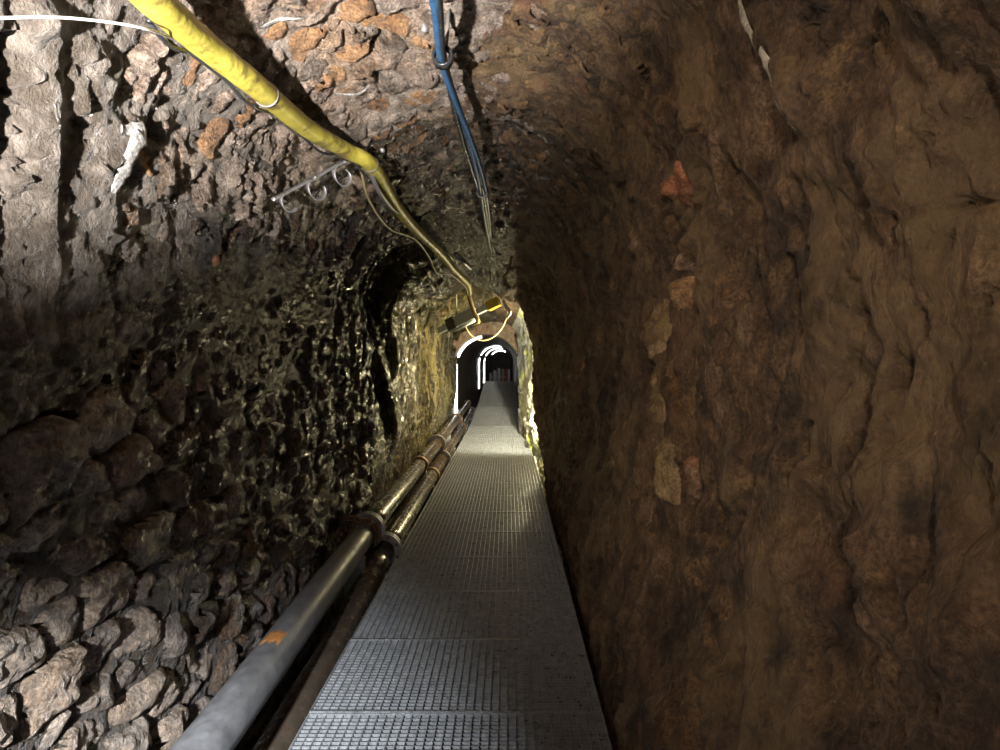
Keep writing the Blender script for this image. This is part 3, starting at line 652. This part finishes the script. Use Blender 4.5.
lp = catmull([HPv[70]+Vector((-.03, 0, -.03)), HPv[78]+Vector((-.07, 0, -.075)), HPv[88]+Vector((-.075, 0, -.085)), HPv[97]+Vector((-.03, 0, -.04)), HPv[106]+Vector((-.05, 0, -.06)), HPv[113]+Vector((-.065, 0, -.11)), HPv[119]+Vector((-.02, 0, -.05)), HPv[132]+Vector((-.02, 0, -.035)), HPv[143]+Vector((-.01, 0, -.03))], 8)
w2 = solo('cable', *tube(lp, .0065, 8), M['strapy']); tag(w2, 'stained pale cable looping loosely below the far half of the yellow hose', 'cable')
P = catmull([at(-40, 19, .82), at(0, 18, .86), at(60, 17.5, .95), at(115, 23, 1.04), at(150, 30, 1.12), at(172, 38, 1.25), at(190, 40, 1.32)], 8)
tag(solo('wire', *tube(P, .0025, 8), M['white']), 'thin white wire crossing the top left corner to the yellow hose', 'wire')
# scrolled iron bracket
br = empty('scroll_bracket', at(272, 200, 2.1)); tag(br, 'grey iron bracket with curled hooks on the ceiling beside the yellow hose', 'bracket')
A, B = at(272, 200, 2.12), at(347, 161, 2.38); ax = (B-A).normalized(); nrm = Vector((.72, -.25, -.65)); side = ax.cross(nrm).normalized()
part('bar', *strip(catmull([A, A.lerp(B, .5), B, at(362, 168, 2.44), at(371, 172, 2.46)], 6), .016, .005, nrm), M['iron'], br)
for f, rr, sw in ((.15, .040, 210), (.50, .046, 270), (.86, .046, 300)):
    c = A.lerp(B, f); dn = (Vector((0, 0, -1))-ax*ax.dot(Vector((0, 0, -1)))).normalized(); cen = c+dn*rr*.95
    P = [cen+(-dn*math.cos(math.radians(a_))-ax*math.sin(math.radians(a_)))*rr*(1-.25*a_/sw) for a_ in np.linspace(0, sw, 20)]
    part('curl', *strip(P, .018, .004, nrm), M['iron'], br)
for f in (.03, .55, .97): part('rivet', *tube([A.lerp(B, f)+nrm*.006, A.lerp(B, f)-nrm*.006], .008, 8), M['iron'], br)
P = catmull([at(371, 172, 2.47), at(378, 190, 2.6), at(390, 207, 2.85), at(398, 214, 3.1)], 8)
part('stay', *strip(P, .02, .004, (1, 0, .2)), M['iron'], br)

# ------------------------------------------------------------------ blue and black cable bundle
BP = [(424, -45, 1.36), (436, 0, 1.54), (442, 54, 1.82), (454, 95, 2.09), (468, 138, 2.50), (481, 186, 3.18), (488, 228, 4.15), (491.5, 249, 4.9)]
BPv = catmull([at(p[0], p[1], p[2]*.965) for p in BP], 14); nb = len(BPv)
for k, (ox, oz, m, lab) in enumerate(((-.016, .002, 'blue', 'blue cable on the left side of the bundle under the ceiling'), (.004, -.010, 'blue', 'blue cable in the middle of the bundle under the ceiling'),
                                 (.021, .003, 'black', 'black cable on the right side of the bundle under the ceiling'), (.003, .014, 'black', 'black cable on top of the bundle against the ceiling'))):
    P = [p+Vector((ox*math.cos(i*.045+k*.2)+.006*math.sin(i*.11+k*2), 0, oz+.012*math.sin(i*.045)*(1 if k % 2 else -1))) for i, p in enumerate(BPv)]
    if k == 2: P += [at(496, 253, 4.85), at(501, 255, 4.85)]
    tag(solo('cable', *tube(P, .0115 if k < 2 else .010, 10), M[m]), lab, 'cable', 'cables bundled under the ceiling')
for f, lab in ((.30, 'dark clip holding the cable bundle, nearest one, below the pale nub'), (.735, 'small metal clip holding the cable bundle farther along')):
    i = int(f*nb); c = BPv[i]; t = (BPv[i+1]-BPv[i]).normalized()
    cl = empty('cable_clip', c); tag(cl, lab, 'clip', 'clips on the cable bundle')
    part('band', *ring(c, t, .034, .026, .03, 18), M['black'] if f < .5 else M['iron'], cl)
    part('stem', *tube([c+Vector((.01, 0, .03)), c+Vector((.02, 0, .16))], .007, 8), M['pvc'], cl)
for x, y, dd, lab in ((463, 38, 1.78, 'pale bolt head in the ceiling right of the blue cables'), (424, 27, 1.7, 'pale bolt head in the ceiling left of the blue cables'), (381, 146, 2.6, 'small white bolt head in the ceiling shadow beside the yellow hose')):
    p = on_wall(x, y, .0); i, j = wall_ij(x, y); nn = Vector(Nr[i, j])
    tag(solo('bolt', *tube([p-nn*.01, p+nn*.012, p+nn*.02], .012, 8, rf=lambda t: .012 if t < .6 else .007), M['iron']), lab, 'bolt')

# ------------------------------------------------------------------ fittings at the bend
fx = empty('strip_lamp', at(470, 315, 6.7)); tag(fx, 'grey tilted strip lamp housing hung above the low arch at the bend', 'lamp')
A, B = at(439, 331, 6.9), at(499, 301, 6.55)
part('housing', *obox(A.lerp(B, .22), A.lerp(B, .62), .10, .13), M['lampgrey'], fx, False)
part('back_rail', *obox(A, B, .06, .07), M['lampgrey'], fx, False)
part('tube_guard', *tube([A.lerp(B, .25)+Vector((0, 0, -.085)), A.lerp(B, .62)+Vector((0, 0, -.085))], .022, 10), M['lampgrey'], fx)
part('clip', *obox(A.lerp(B, .17), A.lerp(B, .30), .12, .15), M['black'], fx, False)
part('end_cap', *obox(A.lerp(B, .82), A.lerp(B, 1.0), .08, .11), M['yband'], fx, False)
for f in (.3, .75): part('hanger', *tube([A.lerp(B, f), A.lerp(B, f)+Vector((0, 0, .75))], .008, 6), M['iron'], fx)
P = catmull([at(468, 290, 6.35), at(470, 300, 6.4), at(474, 312, 6.45), at(478, 322, 6.5), at(473, 325, 6.6)], 6)
tag(solo('hanging_strap', *strip(P, .05, .012, (1, 0, .3)), M['strapy']), 'stained strap hanging from the hose end over the grey lamp housing', 'strap')
P = catmull([at(463, 319, 6.76), at(466, 327, 7.1), at(470, 334, 7.4), at(479, 340, 7.4), at(490, 339, 7.4), at(500, 331, 7.4), at(506, 320, 7.4), at(508, 308, 7.2), at(503, 302, 7.0)], 8)
tag(solo('pale_cable', *tube(P, .008, 8), M['strapy']), 'pale cable sagging in a U in front of the low arch', 'cable')
P = catmull([at(503, 300, 6.5), at(506, 306, 6.5), at(510, 312, 6.5), at(507, 317, 6.55)], 5)
tag(solo('cable', *tube(P, .022, 8), M['iron']), 'short grey cable end beside the yellow end of the lamp housing', 'cable')
tag(solo('conduit', *tube([at(455.5, 254, 4.75), at(470, 268, 4.95)], .02, 12), M['iron']), 'short bare metal conduit under the dark ceiling right of the hose', 'conduit')
P = catmull([at(512, 256, 5.0), at(510, 264, 5.0), at(507, 273, 5.0), at(503, 277, 5.0), at(506, 279, 5.0), at(505, 287, 5.0)], 5)
tag(solo('hook', *tube(P, .011, 8), M['rust']), 'thin rusty hook hanging from the dark ceiling right of the cable bundle', 'hook')
